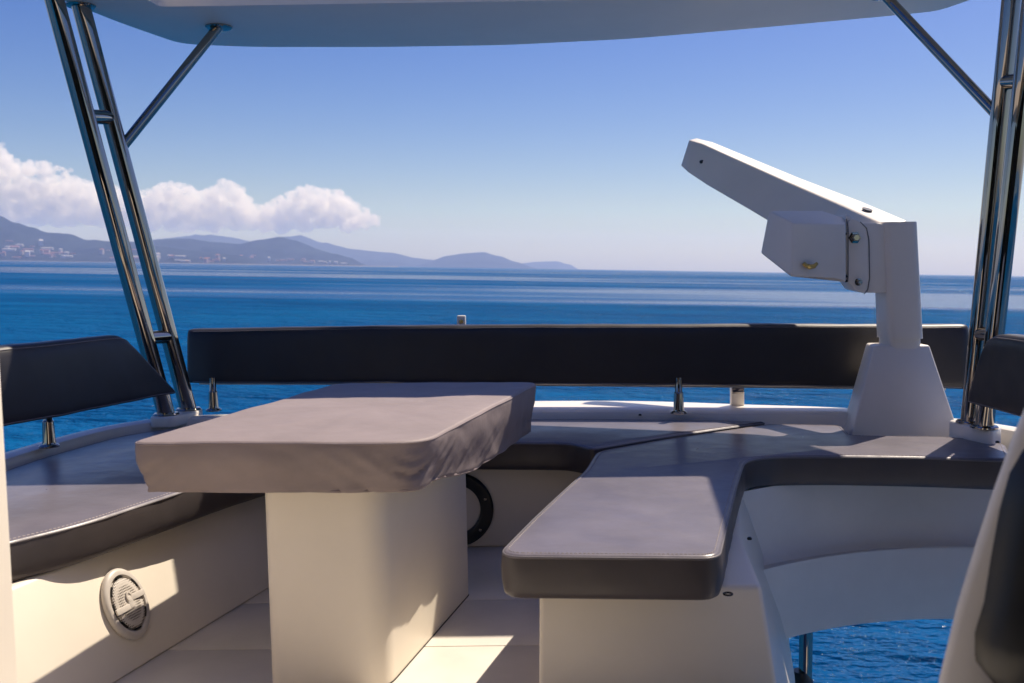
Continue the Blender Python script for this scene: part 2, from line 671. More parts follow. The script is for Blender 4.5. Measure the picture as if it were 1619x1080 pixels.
# ------------------------------------------------------------------ deck
ZC, ZB, ZK = 0.43, 0.32, 0.46        # cushion top, bench top, coaming top
deck = thing('deck', (0, 0, 0), kind='structure')
x_r = lambda y: 0.60 + (y - 2.25) * 0.20
v, f = prism([(-2.0, -2.5), (1.9, -2.5), (1.9, 1.5), (0.50, 1.5), (0.92, 3.6), (0.92, 3.9), (-2.0, 3.9)], -0.20, -0.012)
build('slab', v, f, M_DARK, deck)
gap = 0.0015
yj = at(770, 948, h=0).y
yk = at(820, 1020, h=0).y
for y0, y1, xs in ((-2.5, 0.9, (-1.95, 0.1, 1.88)), (0.9, 1.49, (-1.95, 0.1, 1.88)), (1.5, yk, (-1.95, 0.50)), (yk, yj, (-1.95, 0.66)), (yj, 3.85, (-1.95, 0.80))):
    for xa, xb in zip(xs, xs[1:]):
        v, f = prism([(xa + gap, y0 + gap), (xb - gap, y0 + gap), (xb - gap, y1 - gap), (xa + gap, y1 - gap)], -0.012, 0.0)
        build('floor_panel', v, f, M_FLOOR, deck, bevel=0.003, seg=2)

# ------------------------------------------------------------------ left and far bench base
wt0, wt1 = at(10, 915, h=ZB), at(350, 788, h=ZB)
wb0, wb1 = at(200, 1070, h=0), at(411, 940, h=0)
dt, db = (wt1 - wt0), (wb1 - wb0)


def on_y(p, d, y):
    q = p + d * ((y - p.y) / d.y)
    return (q.x, q.y)


YF = 3.68
top = [on_y(wt0, dt, 1.7), on_y(wt0, dt, 2.2), on_y(wt0, dt, 2.5), on_y(wt0, dt, 3.0), on_y(wt0, dt, YF - 0.05), (-0.5, YF), (0.30, YF), (0.80, YF)]
top = [(x + a, y) for (x, y), a in zip(top, (.085, .080, .062, .025))] + top[4:]
bot = [on_y(wb0, db, 1.7), on_y(wb0, db, 2.2), on_y(wb0, db, 2.5), on_y(wb0, db, 3.0), on_y(wb0, db, YF - 0.05), (-0.5, YF), (0.30, YF), (0.80, YF)]
back = [(0.80, 4.10), (-1.62, 4.15), (-1.80, 3.6), (-1.85, 1.7)]
v, f = prism(bot + back, 0.0, ZB, top + back)
base_l = build('bench_base', v, f, M_CREAM, base=(-1.0, 3.0, 0), bevel=0.012)
tag(base_l, 'cream moulded bench base running along the left side and under the far seat', 'bench base')

# peninsula base
pf = 2.26
A0, A1 = at(852, 953, y=pf), at(1204, 953, y=pf)
ptop = [(A0.x, pf), (A1.x, pf), (0.68, 2.7), (0.78, 3.15), (0.88, 3.42), (1.02, YF - .01), (0.32, YF - .01), (0.30, 3.3)]
pbot = [(A0.x - .01, pf - .005), (A1.x + .10, pf - .005), (0.86, 2.7), (0.98, 3.15), (1.04, 3.42), (1.02, YF - .01), (0.32, YF - .01), (0.28, 3.3)]
v, f = prism(pbot, -0.32, ZB, ptop)
base_p = build('bench_base', v, f, M_CREAM, base=(0.35, 2.8, 0), bevel=0.014)
tag(base_p, 'cream moulded base under the near end of the jutting bench beside the stairwell', 'bench base')

# stairwell far wall: an upper panel that rolls under, a recessed lower panel
sw = thing('stairwell_wall', (1.5, 3.5, -0.25), 'pale curved wall of the stairwell under the right seat, open to the sea below', 'wall')


def arc_wall(z0, z1, push, zcam, x0, x1, n=40, th=0.06):
    V = []
    fr, bk = [], []
    for i in range(n + 1):
        s = i / n
        x = x0 + (x1 - x0) * s
        y = 3.46 + push - 0.62 * max(0, 0.5 - s) ** 2 * 1.6 - 0.5 * max(0, s - 0.45) ** 2
        fr.append((x, y))
        bk.append((x, y + th))
    return prism(fr + bk[::-1], z0, z1)


def arc_sweep(prof, x0, x1, n=48):
    rings = []
    for i in range(n + 1):
        s_ = i / n
        x = x0 + (x1 - x0) * s_
        y = 3.46 - 0.62 * max(0, 0.5 - s_) ** 2 * 1.6 - 0.5 * max(0, s_ - 0.45) ** 2
        rings.append([(x, y - o_, z_) for o_, z_ in prof])
    return loft(rings)


v, f = arc_sweep([(0, ZB), (0, .15), (.004, .115), (.014, .085), (.030, .066), (.048, .060), (.048, .045), (-.05, .045), (-.05, ZB)], 0.80, 2.3)
build('upper_panel', v, f, M_WHITE, sw, angle=40)
v, f = arc_sweep([(.052, .056), (.050, -.205), (.044, -.215), (-.02, -.215), (-.02, .044), (.046, .044)], 0.84, 2.3)
build('lower_panel', v, f, M_WHITE, sw, angle=40)

# ------------------------------------------------------------------ coaming
def curve_pts(ctrl, n):
    """Catmull-Rom through the control points"""
    out = []
    P = [Vector(c) for c in ctrl]
    P = [P[0] * 2 - P[1]] + P + [P[-1] * 2 - P[-2]]
    for i in range(1, len(P) - 2):
        for k in range(n):
            t = k / n
            out.append(0.5 * ((2 * P[i]) + (-P[i - 1] + P[i + 1]) * t + (2 * P[i - 1] - 5 * P[i] + 4 * P[i + 1] - P[i + 2]) * t * t + (-P[i - 1] + 3 * P[i] - 3 * P[i + 1] + P[i + 2]) * t ** 3))
    out.append(P[-2])
    return out


inner = curve_pts([(-1.83, 1.4), (-1.80, 2.6), (-1.755, 3.4), (-1.63, 3.98), (-1.32, 4.20), (-0.6, 4.24), (0.3, 4.21), (1.0, 4.10), (1.55, 4.00), (1.84, 3.76), (1.99, 3.35), (2.1, 2.6), (2.15, 1.4)], 10)
rings = []
for i, p in enumerate(inner):
    d = inner[min(i + 1, len(inner) - 1)] - inner[max(i - 1, 0)]
    nrm = Vector((-d.y, d.x)).normalized()          # outwards (left of travel)
    w = 0.12 + 0.27 * smoothstep(3.9, 4.2, p.y) * smoothstep(-1.3, 0.2, p.x)
    prof = [(0.0, 0.0), (0.0, ZK - 0.03), (0.008, ZK - 0.009), (0.03, ZK), (w - 0.05, ZK - 0.004), (w - 0.015, ZK - 0.012), (w, ZK - 0.04), (w + 0.02, -0.15), (w - 0.03, -0.15), (w - 0.06, 0.0)]
    rings.append([(p.x + nrm.x * a, p.y + nrm.y * a, z) for a, z in prof])
v, f = loft(rings)
coam = build('coaming', v, f, M_WHITE, base=(0, 4.3, 0), angle=40)
tag(coam, 'white moulded coaming rim running round the edge of the flybridge', 'coaming')

# ------------------------------------------------------------------ seat cushions
def cushion(name, label, poly, z0, z1, mat, seed=0, r=0.013, soft=0.0045, group='grey seat cushions'):
    poly = resample(ccw(poly), 0.03)
    cx = sum(p[0] for p in poly) / len(poly)
    cy = sum(p[1] for p in poly) / len(poly)
    root = thing(name, (cx, cy, z0), label, 'cushion', group)
    rings = []
    prof = [(0.012, 0.0), (0.003, 0.006), (-0.002, 0.02), (-0.003, (z1 - z0) * 0.4), (-0.003, (z1 - z0) * 0.65), (0.0, z1 - z0 - r)]
    for k in range(1, 6):
        a = k / 5 * math.pi / 2
        prof.append((r * (1 - math.cos(a)), z1 - z0 - r + r * math.sin(a)))
    for d, h in prof:
        ring = []
        for (x, y) in offset(poly, d):
            w = noise.fractal(Vector((x * 7, y * 7, h * 9 + seed)), 1.0, 2.0, 3) * soft * (1 if 0.01 < h < z1 - z0 - r * 0.5 else 0.25)
            ring.append(Vector((x + w, y + w * 0.6, z0 + h)))
        rings.append(ring)
    v, f = loft(rings)
    pad = build('pad', v, f, mat, root, angle=60)
    pad.data.materials.append(M_SIDE)
    for pg in pad.data.polygons:
        pg.material_index = 1 if pg.normal.z < 0.35 else 0
    pp = [Vector((x, y, z1 - r * 0.55)) for x, y in offset(poly, r * 0.15)]
    v, f = tube(pp, 0.0035, 6, closed=True)
    build('piping', v, f, M_PIPE, pad, angle=80)
    # stitches: short threads along the top edge
    st = []
    pp = [Vector((x, y, z1 + 0.0006)) for x, y in offset(poly, r * 1.15)]
    for a, b in zip(pp, pp[1:] + pp[:1]):
        n = max(1, int((b - a).length / 0.010))
        for k in range(n):
            st.append(tube([a.lerp(b, (k + .1) / n), a.lerp(b, (k + .75) / n)], 0.0012, 4))
    v, f = join(*st)
    tag(build('stitching', v, f, M_THREAD, pad, smooth=False), kind='stuff')
    return root


lin = [xy(10, 857, ZC), xy(130, 828, ZC), xy(245, 790, ZC)]
dl = Vector(lin[2]) - Vector(lin[1])
lfar = Vector(lin[2]) + dl * 1.6
gapL = [xy(938, 709, ZC), xy(1050, 690, ZC), xy(1140, 677, ZC), xy(1212, 667, ZC)]
polyA = [(-1.42, 1.75), lin[0], lin[1], lin[2], (lfar.x, lfar.y), (-0.62, 3.60), xy(760, 699, ZC), xy(900, 700, ZC)] + gapL + \
        [(0.9, 4.075), (0.3, 4.17), (-0.6, 4.20), (-1.30, 4.15), (-1.60, 3.94), (-1.72, 3.4), (-1.77, 2.6), (-1.80, 1.75)]
rA = [.05, .0, .1, .1, .25, .2, .0, .06, .03, .05, .05, .02, .1, .1, .1, .2, .15, .15, .1, .05]
cushion('seat_cushion', 'grey vinyl seat cushion wrapping the left side and the far end behind the table', round_poly(polyA, rA), ZB, ZC, M_SEAT, 1)
gapR = [xy(1216, 670, ZC), xy(1140, 681, ZC), xy(1050, 694, ZC), xy(944, 713, ZC)]
polyB = gapR + [xy(926, 742, ZC), xy(892, 772, ZC), xy(840, 820, ZC), xy(784, 877, ZC), xy(1138, 880, ZC), xy(1152, 820, ZC), xy(1168, 757, ZC), xy(1180, 722, ZC), xy(1300, 720, ZC), xy(1450, 722, ZC), xy(1600, 727, ZC), xy(1588, 700, ZC), xy(1500, 690, ZC), xy(1345, 688, ZC), xy(1330, 672, ZC)]
rB = [.03, .05, .05, .05, .06, .1, .1, .07, .05, .1, .1, .22, .1, .1, .05, .05, .05, .05, .04]
cushion('seat_cushion', 'grey vinyl cushion on the jutting bench that bends right round the stairwell', round_poly(polyB, rB), ZB + .002, ZC, M_SEAT, 5)

# ------------------------------------------------------------------ table and its cover
ZT, ZH = 0.68, 0.545
tc = [xy(203, 699, ZT), xy(668, 697, ZT), xy(853, 603.5, ZT), xy(532, 606, ZT)]
pz = [at(617, 1000, h=0), at(742, 940, h=0)]
pr1 = at(742, 940, h=0)
pdir = (at(742, 940, h=0) - at(620, 1080, h=0)).normalized()
pr0 = pr1 - pdir * ((pr1.y - 2.41) / pdir.y)
pl0 = Vector((at(421, 1080, y=2.41).x, 2.41, 0))
pl1 = pl0 + (pr1 - pr0)
tb = thing('table', (-0.35, 2.8, 0), 'fixed table on a broad cream moulded pedestal, its top under a grey cover', 'table')
pp = [(pl0.x, pl0.y), (pr0.x, pr0.y), (pr1.x, pr1.y), (pl1.x, pl1.y)]
ped = round_poly(pp, [.05, .07, .012, .05], 8)
v, f = prism(ped, 0.0, ZT - 0.06, [(x - 0.003, y) for x, y in ped])
build('pedestal', v, f, M_CREAM, tb, angle=40)
v, f = prism(offset(ped, -0.002), 0.0, 0.003)
build('sealant_joint', v, f, M_DARK, tb)
ctr = sum((Vector(p) for p in tc), Vector((0, 0))) / 4
inn = [tuple(Vector(p).lerp(ctr, 0.05)) for p in tc]
v, f = prism(round_poly(inn, .08), ZT - 0.06, ZT - 0.012)
build('table_top', v, f, M_CREAM, tb, bevel=0.01)

outl = resample(ccw(round_poly(tc, [.05, .11, .08, .06], 10)), 0.012)
n = len(outl)
NEAR_R = Vector(tc[1])
FAR_R = Vector(tc[2])
rings = []
hh = ZT - ZH
prof = [(0.024, 0.0), (0.020, 0.004)]
for k in range(1, 15):
    h = 0.004 + (hh - 0.014) * k / 14
    prof.append((0.020 - 0.022 * smoothstep(0, 0.10, h), h))
for k in range(1, 7):
    a = k / 6 * math.pi / 2
    prof.append((-0.002 + 0.011 * (1 - math.cos(a)), hh - 0.010 + 0.010 * math.sin(a)))
acc = [0]
for i in range(1, n):
    acc.append(acc[-1] + (Vector(outl[i]) - Vector(outl[i - 1])).length)
for d, h in prof:
    ring = []
    off = offset(outl, d)
    for i, (x, y) in enumerate(off):
        q = Vector((x, y))
        side = 1 - smoothstep(hh - 0.022, hh - 0.002, h)
        low = 1 - h / hh
        nc = math.exp(-((q - NEAR_R).length / 0.22) ** 2)              # slack cloth at the near right corner
        rs = smoothstep(0.5, 1.0, ((q - NEAR_R).normalized().dot((FAR_R - NEAR_R).normalized()))) * (1 if (q - NEAR_R).length > .05 else 0)
        w = noise.fractal(Vector((acc[i] * 6 + h * 10, h * 7, 2)), 1.0, 2.0, 3) * 0.0035
        w += math.sin(acc[i] * 19 + h * 24) * 0.007 * nc * low
        w += noise.noise(Vector((acc[i] * 8 - h * 14, 3, h * 5))) * 0.013 * low * (0.15 + nc * 0.8 + rs * 0.5)
        # sharp creases that run down and away from the corners
        for ci, (cx_, cy_) in enumerate(tc):
            dc = (q - Vector((cx_, cy_))).length
            cr = abs(noise.noise(Vector((dc * 13 + low * 2.2, ci * 5.1, low * 0.8))))
            w -= (0.004 + 0.008 * (ci == 1)) * max(0, 0.22 - cr) / 0.22 * math.exp(-(dc / 0.24) ** 2) * smoothstep(0.05, 0.5, low)
        crw = abs(noise.noise(Vector((acc[i] * 5 + low * 1.6, 8.3, low * 0.7))))
        w -= 0.0025 * max(0, 0.16 - crw) / 0.16 * smoothstep(0.15, 0.7, low)
        no = Vector(outl[i]) - Vector(offset([outl[i - 1], outl[i], outl[(i + 1) % n]], 0.01)[1])
        no.normalize()
        dz = noise.noise(Vector((acc[i] * 5, 1, 4))) * 0.004 * (low ** 2) + noise.fractal(Vector((x * 5, y * 5, 9)), 1, 2, 3) * 0.0022
        dz += -0.004 * nc * (1 - side)
        # the right-hand skirt is shorter, its hem pulled up
        z = ZT - hh + h
        lift = -0.045 * smoothstep(0.10, 0.55, (q - NEAR_R).dot((FAR_R - NEAR_R).normalized())) * (1 if (q - ctr).dot(NEAR_R + FAR_R - 2 * ctr) > 0 else 0) * low
        ring.append(Vector((x + no.x * w * side, y + no.y * w * side, z + dz + lift)))
    rings.append(ring)
last = rings[-1]
mid_ = sum(last, Vector()) / n
for k in range(1, 15):
    t_ = k / 15
    rr = []
    for p in last:
        q = p.lerp(mid_, t_)
        q.z = ZT + (p.z - ZT) * (1 - t_) + noise.fractal(Vector((q.x * 4, q.y * 4, 7)), 1, 2, 3) * 0.004 * min(1, t_ * 3)
        rr.append(q)
    rings.append(rr)
rings_v, rings_f = loft(rings, cap=False)
rings_f.append(tuple(range((len(rings) - 1) * n, len(rings) * n)))
cov = thing('table_cover', (ctr.x, ctr.y, ZT), 'taupe canvas cover fitted over the table top with a puckered hem', 'table cover')
clo = build('cloth', rings_v, rings_f, M_COVER, cov, angle=80)
v, f = tube([p + Vector((0, 0, 0.004)) for p in rings[0]], 0.004, 6, closed=True)
build('hem', v, f, M_COVER, clo)
v, f = tube([p + Vector((0, 0, -.001)) for p in rings[17]], 0.0028, 6, closed=True)
build('seam', v, f, M_COVER, clo)

# ------------------------------------------------------------------ backrests
def backrest_sweep(path, tops, bots, th, end0=0.0, end1=0.0, r=0.035):
    """pad swept along a plan path; end slants cut the top back along the path"""
    n = len(path)
    rings = []
    L = [0]
    for i in range(1, n):
        L.append(L[-1] + (Vector(path[i]) - Vector(path[i - 1])).length)
    for i in range(n):
        p = Vector(path[i])
        d = (Vector(path[min(i + 1, n - 1)]) - Vector(path[max(i - 1, 0)])).normalized()
        nr = Vector((-d.y, d.x))
        e = min(L[i], L[-1] - L[i])
        k = math.sqrt(max(0.0, 1 - (1 - min(1, e / r)) ** 2)) if r else 1
        k = 0.12 + 0.88 * k
        zt, zb = tops[i], bots[i]
        ring = []
        m = 28
        for a in range(m):
            an = 2 * math.pi * a / m
            c, s = math.cos(an), math.sin(an)
            ex = 0.42 if s > 0 else 0.26
            cx = math.copysign(abs(c) ** ex, c)
            sx = math.copysign(abs(s) ** (ex * 1.0), s)
            z = (zt + zb) / 2 + sx * (zt - zb) / 2 * (0.86 + 0.14 * k)
            off = cx * th / 2 * k + 0.012 * (sx)
            tpos = (z - zb) / (zt - zb)
            sl = end0 * tpos * max(0, 1 - L[i] / 0.45) - end1 * tpos * max(0, 1 - (L[-1] - L[i]) / 0.45)
            q = p + nr * off + d * sl
            w = noise.fractal(Vector((q.x * 5, q.y * 5, z * 6)), 1, 2, 3) * 0.004
            ring.append(Vector((q.x + nr.x * w, q.y + nr.y * w, z + w * 0.6)))
        rings.append(ring)
    return loft(rings)


def pad_seams(pad, v, side):
    m = 28
    for k in side:
        ln = [v[i * m + k] for i in range(3, len(v) // m - 3)]
        a, b = tube(ln, 0.0024, 6)
        build('seam', a, b, M_PIPE, pad, angle=80)


def linpath(pts, step=0.012):
    out = []
    for a, b in zip(pts, pts[1:]):
        a, b = Vector(a), Vector(b)
        n = max(1, int((b - a).length / step))
        out += [a.lerp(b, k / n) for k in range(n)]
    out.append(Vector(pts[-1]))
    return out


def post(root, x, y, z0, z1, r=0.017, name='post'):
    v, f = lathe((x, y, z0), (0, 0, 1), [(0.036, 0), (0.036, 0.005), (0.032, 0.010), (r * 1.45, 0.013), (r * 1.35, 0.02), (r * 1.2, (z1 - z0) * .55), (r * 1.18, (z1 - z0) * .57), (r * .95, (z1 - z0) * .60), (r * .9, (z1 - z0) * .61), (r * .85, z1 - z0)], 24)
    o = build(name, v, f, M_STEEL, root, angle=30)
    return o


# far backrest
fb_pts = []
for u, vt, vb, Y in ((296, 520, 604, 4.50), (600, 514.5, 604.5, 4.43), (900, 512.5, 606.5, 4.34), (1200, 511.5, 609, 4.24), (1400, 512, 611.5, 4.18), (1533, 513, 613, 4.12)):
    a, b = at(u, vt, y=Y), at(u, vb, y=Y)
    fb_pts.append((a.x, Y, a.z, b.z))
path, tops, bots = [], [], []
for a, b in zip(fb_pts, fb_pts[1:]):
    nn = int((b[0] - a[0]) / 0.014)
    for k in range(nn):
        t = k / nn
        q = [a[i] + (b[i] - a[i]) * t for i in range(4)]
        path.append((q[0], q[1])); tops.append(q[2]); bots.append(q[3])
path.append(fb_pts[-1][:2]); tops.append(fb_pts[-1][2]); bots.append(fb_pts[-1][3])
fb = thing('backrest', (0.2, 4.3, ZK), 'long charcoal padded backrest stretching across the far rim', 'backrest', 'charcoal padded backrests')
v, f = backrest_sweep(path, tops, bots, 0.11)
pad_seams(build('pad', v, f, M_BACK, fb, angle=50), v, (10, 18))
v, f = loft([[(x, y - 0.022, z - 0.010), (x, y + 0.045, z - 0.010), (x, y + 0.045, z + 0.006), (x, y - 0.022, z + 0.006)] for (x, y), z in list(zip(path, bots))[4:-4:6]])
build('backing_board', v, f, M_BOARD, fb)
for u, vb in ((338, 649), (1073, 653)):
    p = at(u, vb, h=ZK)
    yb = p.y
    zz = at(u, 604, y=yb).z
    post(fb, p.x, yb, ZK - .002, zz + 0.02)


def side_backrest(label, pts, zt, zb, slant, posts):
    root = thing('backrest', (pts[0][0], pts[0][1], ZK), label, 'backrest', 'charcoal padded backrests')
    path = linpath(pts)
    n = len(path)
    L_ = [(path[-1] - p).length for p in path]
    v, f = backrest_sweep(path, [zt - 0.06 * (1 - math.sqrt(1 - max(0.0, 1 - q / 0.16) ** 2)) for q in L_], [zb] * n, 0.10, 0, slant)
    pad_seams(build('pad', v, f, M_BACK, root, angle=50), v, (10, 18, 4, 24))
    for x, y in posts:
        post(root, x, y, ZK - .002, zb + 0.03)
    return root


pl = at(78, 706, h=ZK)
e0 = at(8, 606, y=3.20)
e1 = at(268, 615, y=3.98)
dd = Vector((e1.x - e0.x, e1.y - e0.y))
s0 = Vector((e0.x, e0.y)) - dd * 0.9
zt, zb = (at(8, 545, y=3.20).z + at(200, 528, y=3.80).z) / 2, (at(8, 667, y=3.20).z + at(262, 624, y=3.96).z) / 2
side_backrest('charcoal padded backrest on the left rim, its far end cut at a slant', [tuple(s0), (e0.x, e0.y), (e1.x, e1.y)], zt, zb, 0.26, [(pl.x, pl.y)])
f1, f0 = at(1537, 633, y=3.56), at(1619, 655, y=3.22)
dd = Vector((f0.x - f1.x, f0.y - f1.y))
s0 = Vector((f1.x, f1.y)) + dd * 2.6
zt2, zb2 = at(1610, 528, y=3.28).z, (at(1545, 638, y=3.54).z + at(1615, 655, y=3.24).z) / 2
side_backrest('charcoal padded backrest at the right edge behind the near white seat', [tuple(s0), (f1.x, f1.y)], zt2, zb2, 0.17, [])

# ------------------------------------------------------------------ hardtop
ZR = 2.20
front = [xy(278, 73, ZR), xy(400, 78, ZR), xy(600, 78, ZR), xy(800, 75, ZR), xy(1000, 65, ZR), xy(1200, 48, ZR), xy(1400, 30, ZR), xy(1490, 21, ZR)]
outer = [(-2.45, -1.5), (-2.35, 2.0), xy(105, 10, ZR), xy(170, 36, ZR)] + front + [xy(1535, 6, ZR), (2.30, 3.3), (2.45, 2.0), (2.5, -1.5)]
outer = resample(ccw(round_poly(outer, .12, 5)), 0.12)
HY = 3.96
hole = resample(ccw(round_poly([(-1.48, 1.15), (0.66, 1.15), (1.33, 2.15), (1.57, HY), (-1.40, HY)], .04, 4)), 0.12)  # aft end lengthened for floor bounce, tapered to keep the helm seat shaded


def holed(outer, hole, z0, z1, lip=0.0):
    bm = bmesh.new()

    def ring(poly, z):
        vs = [bm.verts.new((x, y, z)) for x, y in poly]
        return vs, [bm.edges.new((vs[i - 1], vs[i])) for i in range(len(vs))]
    levels = []
    for z, d in ((z0, 0.05), (z1, 0.0)):
        # the brow rakes forward as it rises
        o = ring([(x, y + (0.34 * smoothstep(3.4, 4.0, y) if d == 0 else 0)) for x, y in offset(outer, d)], z)
        h = ring(hole, z)
        bmesh.ops.triangle_fill(bm, edges=o[1] + h[1], use_beauty=True)
        levels.append((o, h))
    mid = ring([(x, y + 0.07 * smoothstep(3.4, 4.0, y)) for x, y in outer], z0 + 0.03)
    for a, b in ((levels[0][0], mid), (mid, levels[1][0]), (levels[0][1], levels[1][1])):
        n = len(a[0])
        for i in range(n):
            bm.faces.new((a[0][i - 1], a[0][i], b[0][i], b[0][i - 1]))
    bmesh.ops.recalc_face_normals(bm, faces=bm.faces)
    v = [vv.co.copy() for vv in bm.verts]
    bm.verts.index_update()
    f = [tuple(x.index for x in q.verts) for q in bm.faces]
    bm.free()
    return v, f


ht = thing('hardtop', (0, 2.5, ZR), 'pale moulded hardtop roof overhead with an open sunroof', 'roof')
v, f = holed(outer, hole, ZR, ZR + 0.13)
build('canopy', v, f, M_ROOF, ht, angle=40)
v, f = box((0, -1.46, 1.12), (4.7, 0.02, 2.12))
build('aft_light_block', v, f, M_BLACK, ht)  # unseen dark sheet added behind the camera to deepen shade and steel reflections
for sx_ in (-1, 1):
    v, f = box((sx_ * 2.36, -0.35, 1.12), (0.02, 2.1, 2.12))
    build('side_light_block', v, f, M_BLACK, ht)  # unseen dark sheets added at the sides to cut sky light
hole2 = offset(hole, 0.0)
lip_o = offset(hole, -0.035)
nn = len(hole)
v, f = loft([[(x, y, ZR - 0.0) for x, y in lip_o], [(x, y, ZR - 0.018) for x, y in offset(hole, -0.03)], [(x, y, ZR - 0.018) for x, y in offset(hole, 0.004)], [(x, y, ZR + 0.15) for x, y in offset(hole, 0.004)]], cap=False)
build('sunroof_frame', v, f, M_ROOF, ht, angle=40)

# ------------------------------------------------------------------ steel support frames
def seg_tube(root, name, a, b, r, n=24):
    v, f = tube([a, b], r, n)
    return build(name, v, f, M_STEEL, root, angle=30)


def flange(root, parent, p, axis, r=0.055):
    v, f = lathe(p, axis, [(r, 0), (r, 0.004), (r * .9, 0.009), (r * .55, 0.012)], 28)
    o = build('flange', v, f, M_STEEL, parent, angle=30)
    return o


def support(label, tubes, rungs, strut, r, rs):
    b = tubes[0][0]
    root = thing('support_frame', b, label, 'steel frame', 'polished steel frames holding up the hardtop')
    for a, c in tubes:
        po = seg_tube(root, 'pole', a, c, r)
        flange(root, po, a, (0, 0, 1), r * 1.5)
        flange(root, po, (c.x, c.y, min(c.z, ZR) + 0.001), (0, 0, -1), r * 1.6)
    for a, c in rungs:
        seg_tube(root, 'rung', a, c, r * 0.8)
    a, c = strut
    su = seg_tube(root, 'strut', a, c, rs)
    flange(root, su, c, (0, 0, -1), 0.060)
    return root


YL0, YL1 = 4.14, 3.95


def lerp_pix(p0, p1, v, y0, y1, v0, v1):
    t = (v - v0) / (v1 - v0)
    return p0.lerp(p1, t)


zpl = 0.478
La0, Lb0 = at(263, 656, h=zpl), at(298, 648, h=zpl)
La1, Lb1 = at(86, 0, y=3.80), at(127, 6, y=3.98)
La1 = La0 + (La1 - La0) * ((ZR - La0.z) / (La1.z - La0.z))
Lb1 = Lb0 + (Lb1 - Lb0) * ((ZR - Lb0.z) / (Lb1.z - Lb0.z))


def along(a, b, v):
    """point of segment a-b at photo row v"""
    lo, hi = 0.0, 1.0
    for _ in range(40):
        m = (lo + hi) / 2
        p = (ROT.to_3x3().inverted() @ ((B @ a.lerp(b, m)) - CAM))
        row = H / 2 + p.y / p.z * F
        if row > v:
            lo = m
        else:
            hi = m
    return a.lerp(b, lo)


s_lo = along(Lb0, Lb1, 238)
s_hi = at(346, 42, h=ZR - 0.001)
support('polished twin-pole steel frame on the left rim with a diagonal brace', [(La0, La1), (Lb0, Lb1)],
        [(along(La0, La1, 184), along(Lb0, Lb1, 186)), (along(La0, La1, 535), along(Lb0, Lb1, 532))], (s_lo, s_hi), 0.037, 0.022)
v, f = prism(round_poly([(La0.x - .055, La0.y - .06), (La0.x + .05, La0.y - .07), (Lb0.x + .055, Lb0.y - .03), (Lb0.x + .05, Lb0.y + .06), (La0.x - .06, La0.y + .07)], .03), ZK - .03, zpl)
tag(build('plinth', v, f, M_WHITE, base=(La0.x, La0.y, ZK), bevel=0.012), 'white moulded plinth under the feet of the left steel poles', 'plinth', 'plinths under the steel poles')

zpr = 0.485
Ra0, Rb0 = at(1533, 668, h=zpr), at(1556, 676, h=zpr)
Ra1, Rb1 = at(1599, 0, y=3.52), at(1632, 0, y=3.40)
Ra1 = Ra0 + (Ra1 - Ra0) * ((ZR - Ra0.z) / (Ra1.z - Ra0.z))
Rb1 = Rb0 + (Rb1 - Rb0) * ((ZR - Rb0.z) / (Rb1.z - Rb0.z))
s_lo = along(Ra0, Ra1, 186)
s_hi = at(1398, -8, h=ZR - 0.001)
support('polished twin-pole steel frame on the right rim beside the davit', [(Ra0, Ra1), (Rb0, Rb1)],
        [(along(Ra0, Ra1, 130), along(Rb0, Rb1, 128)), (along(Ra0, Ra1, 528), along(Rb0, Rb1, 528))], (s_lo, s_hi), 0.033, 0.020)
v, f = prism(round_poly([(Ra0.x - .045, Ra0.y - .04), (Rb0.x + .0, Rb0.y - .06), (Rb0.x + .08, Rb0.y + .02), (Ra0.x + .08, Ra0.y + .09), (Ra0.x - .05, Ra0.y + .08)], .03), ZK - .06, zpr)
tag(build('plinth', v, f, M_WHITE, base=(Ra0.x, Ra0.y, ZK), bevel=0.015), 'white moulded plinth under the feet of the right steel poles', 'plinth', 'plinths under the steel poles')

# ------------------------------------------------------------------ davit crane
YC = 3.80
b0, b1 = at(1343, 700, y=YC), at(1521, 700, y=YC)
t0, t1 = at(1381, 547, y=YC + .08), at(1470, 547, y=YC + .08)
cb = thing('davit', ((b0.x + b1.x) / 2, YC + .2, b0.z), 'white davit crane with a tapered foot, upright column and raised arm', 'crane')
zb0 = b0.z - 0.10
k = (zb0 - t0.z) / (b0.z - t0.z)
bx0, bx1 = t0.x + (b0.x - t0.x) * k, t1.x + (b1.x - t1.x) * k
dep = 0.30
v, f = loft([[(bx0, YC - .02, zb0), (bx1, YC - .02, zb0), (bx1 + .01, YC + dep, zb0), (bx0 + .075, YC + dep, zb0)],
             [(t0.x, YC + .08, t0.z), (t1.x, YC + .08, t0.z), (t1.x + .005, YC + .24, t0.z), (t0.x + .03, YC + .24, t0.z)]])
build('foot', v, f, M_CRANE, cb, bevel=0.008)
v, f = loft([[(bx0 + .02, YC + .06, zb0 - .0), (bx1 - .02, YC + .06, zb0), (bx1 - .02, YC + dep + .03, zb0), (bx0 + .03, YC + dep + .03, zb0)],
             [(bx0 + .03, YC + .08, zb0 + .12), (bx1 - .07, YC + .08, zb0 + .12), (bx1 - .07, YC + dep, zb0 + .12), (bx0 + .05, YC + dep, zb0 + .12)]])
build('foot_flange', v, f, M_CRANE, cb, bevel=0.008)
YP = YC + 0.145
pc = at(1422, 547, y=YP)
pt_ = at(1414, 352, y=YP)
rc = (at(1449, 500, y=YP).x - at(1393, 500, y=YP).x) / 2


def sq_ring(cx, cy, z, hx, hy, r=0.03):
    return [(x, y, z) for x, y in round_poly([(cx - hx, cy - hy), (cx + hx, cy - hy), (cx + hx, cy + hy), (cx - hx, cy + hy)], r, 5)]


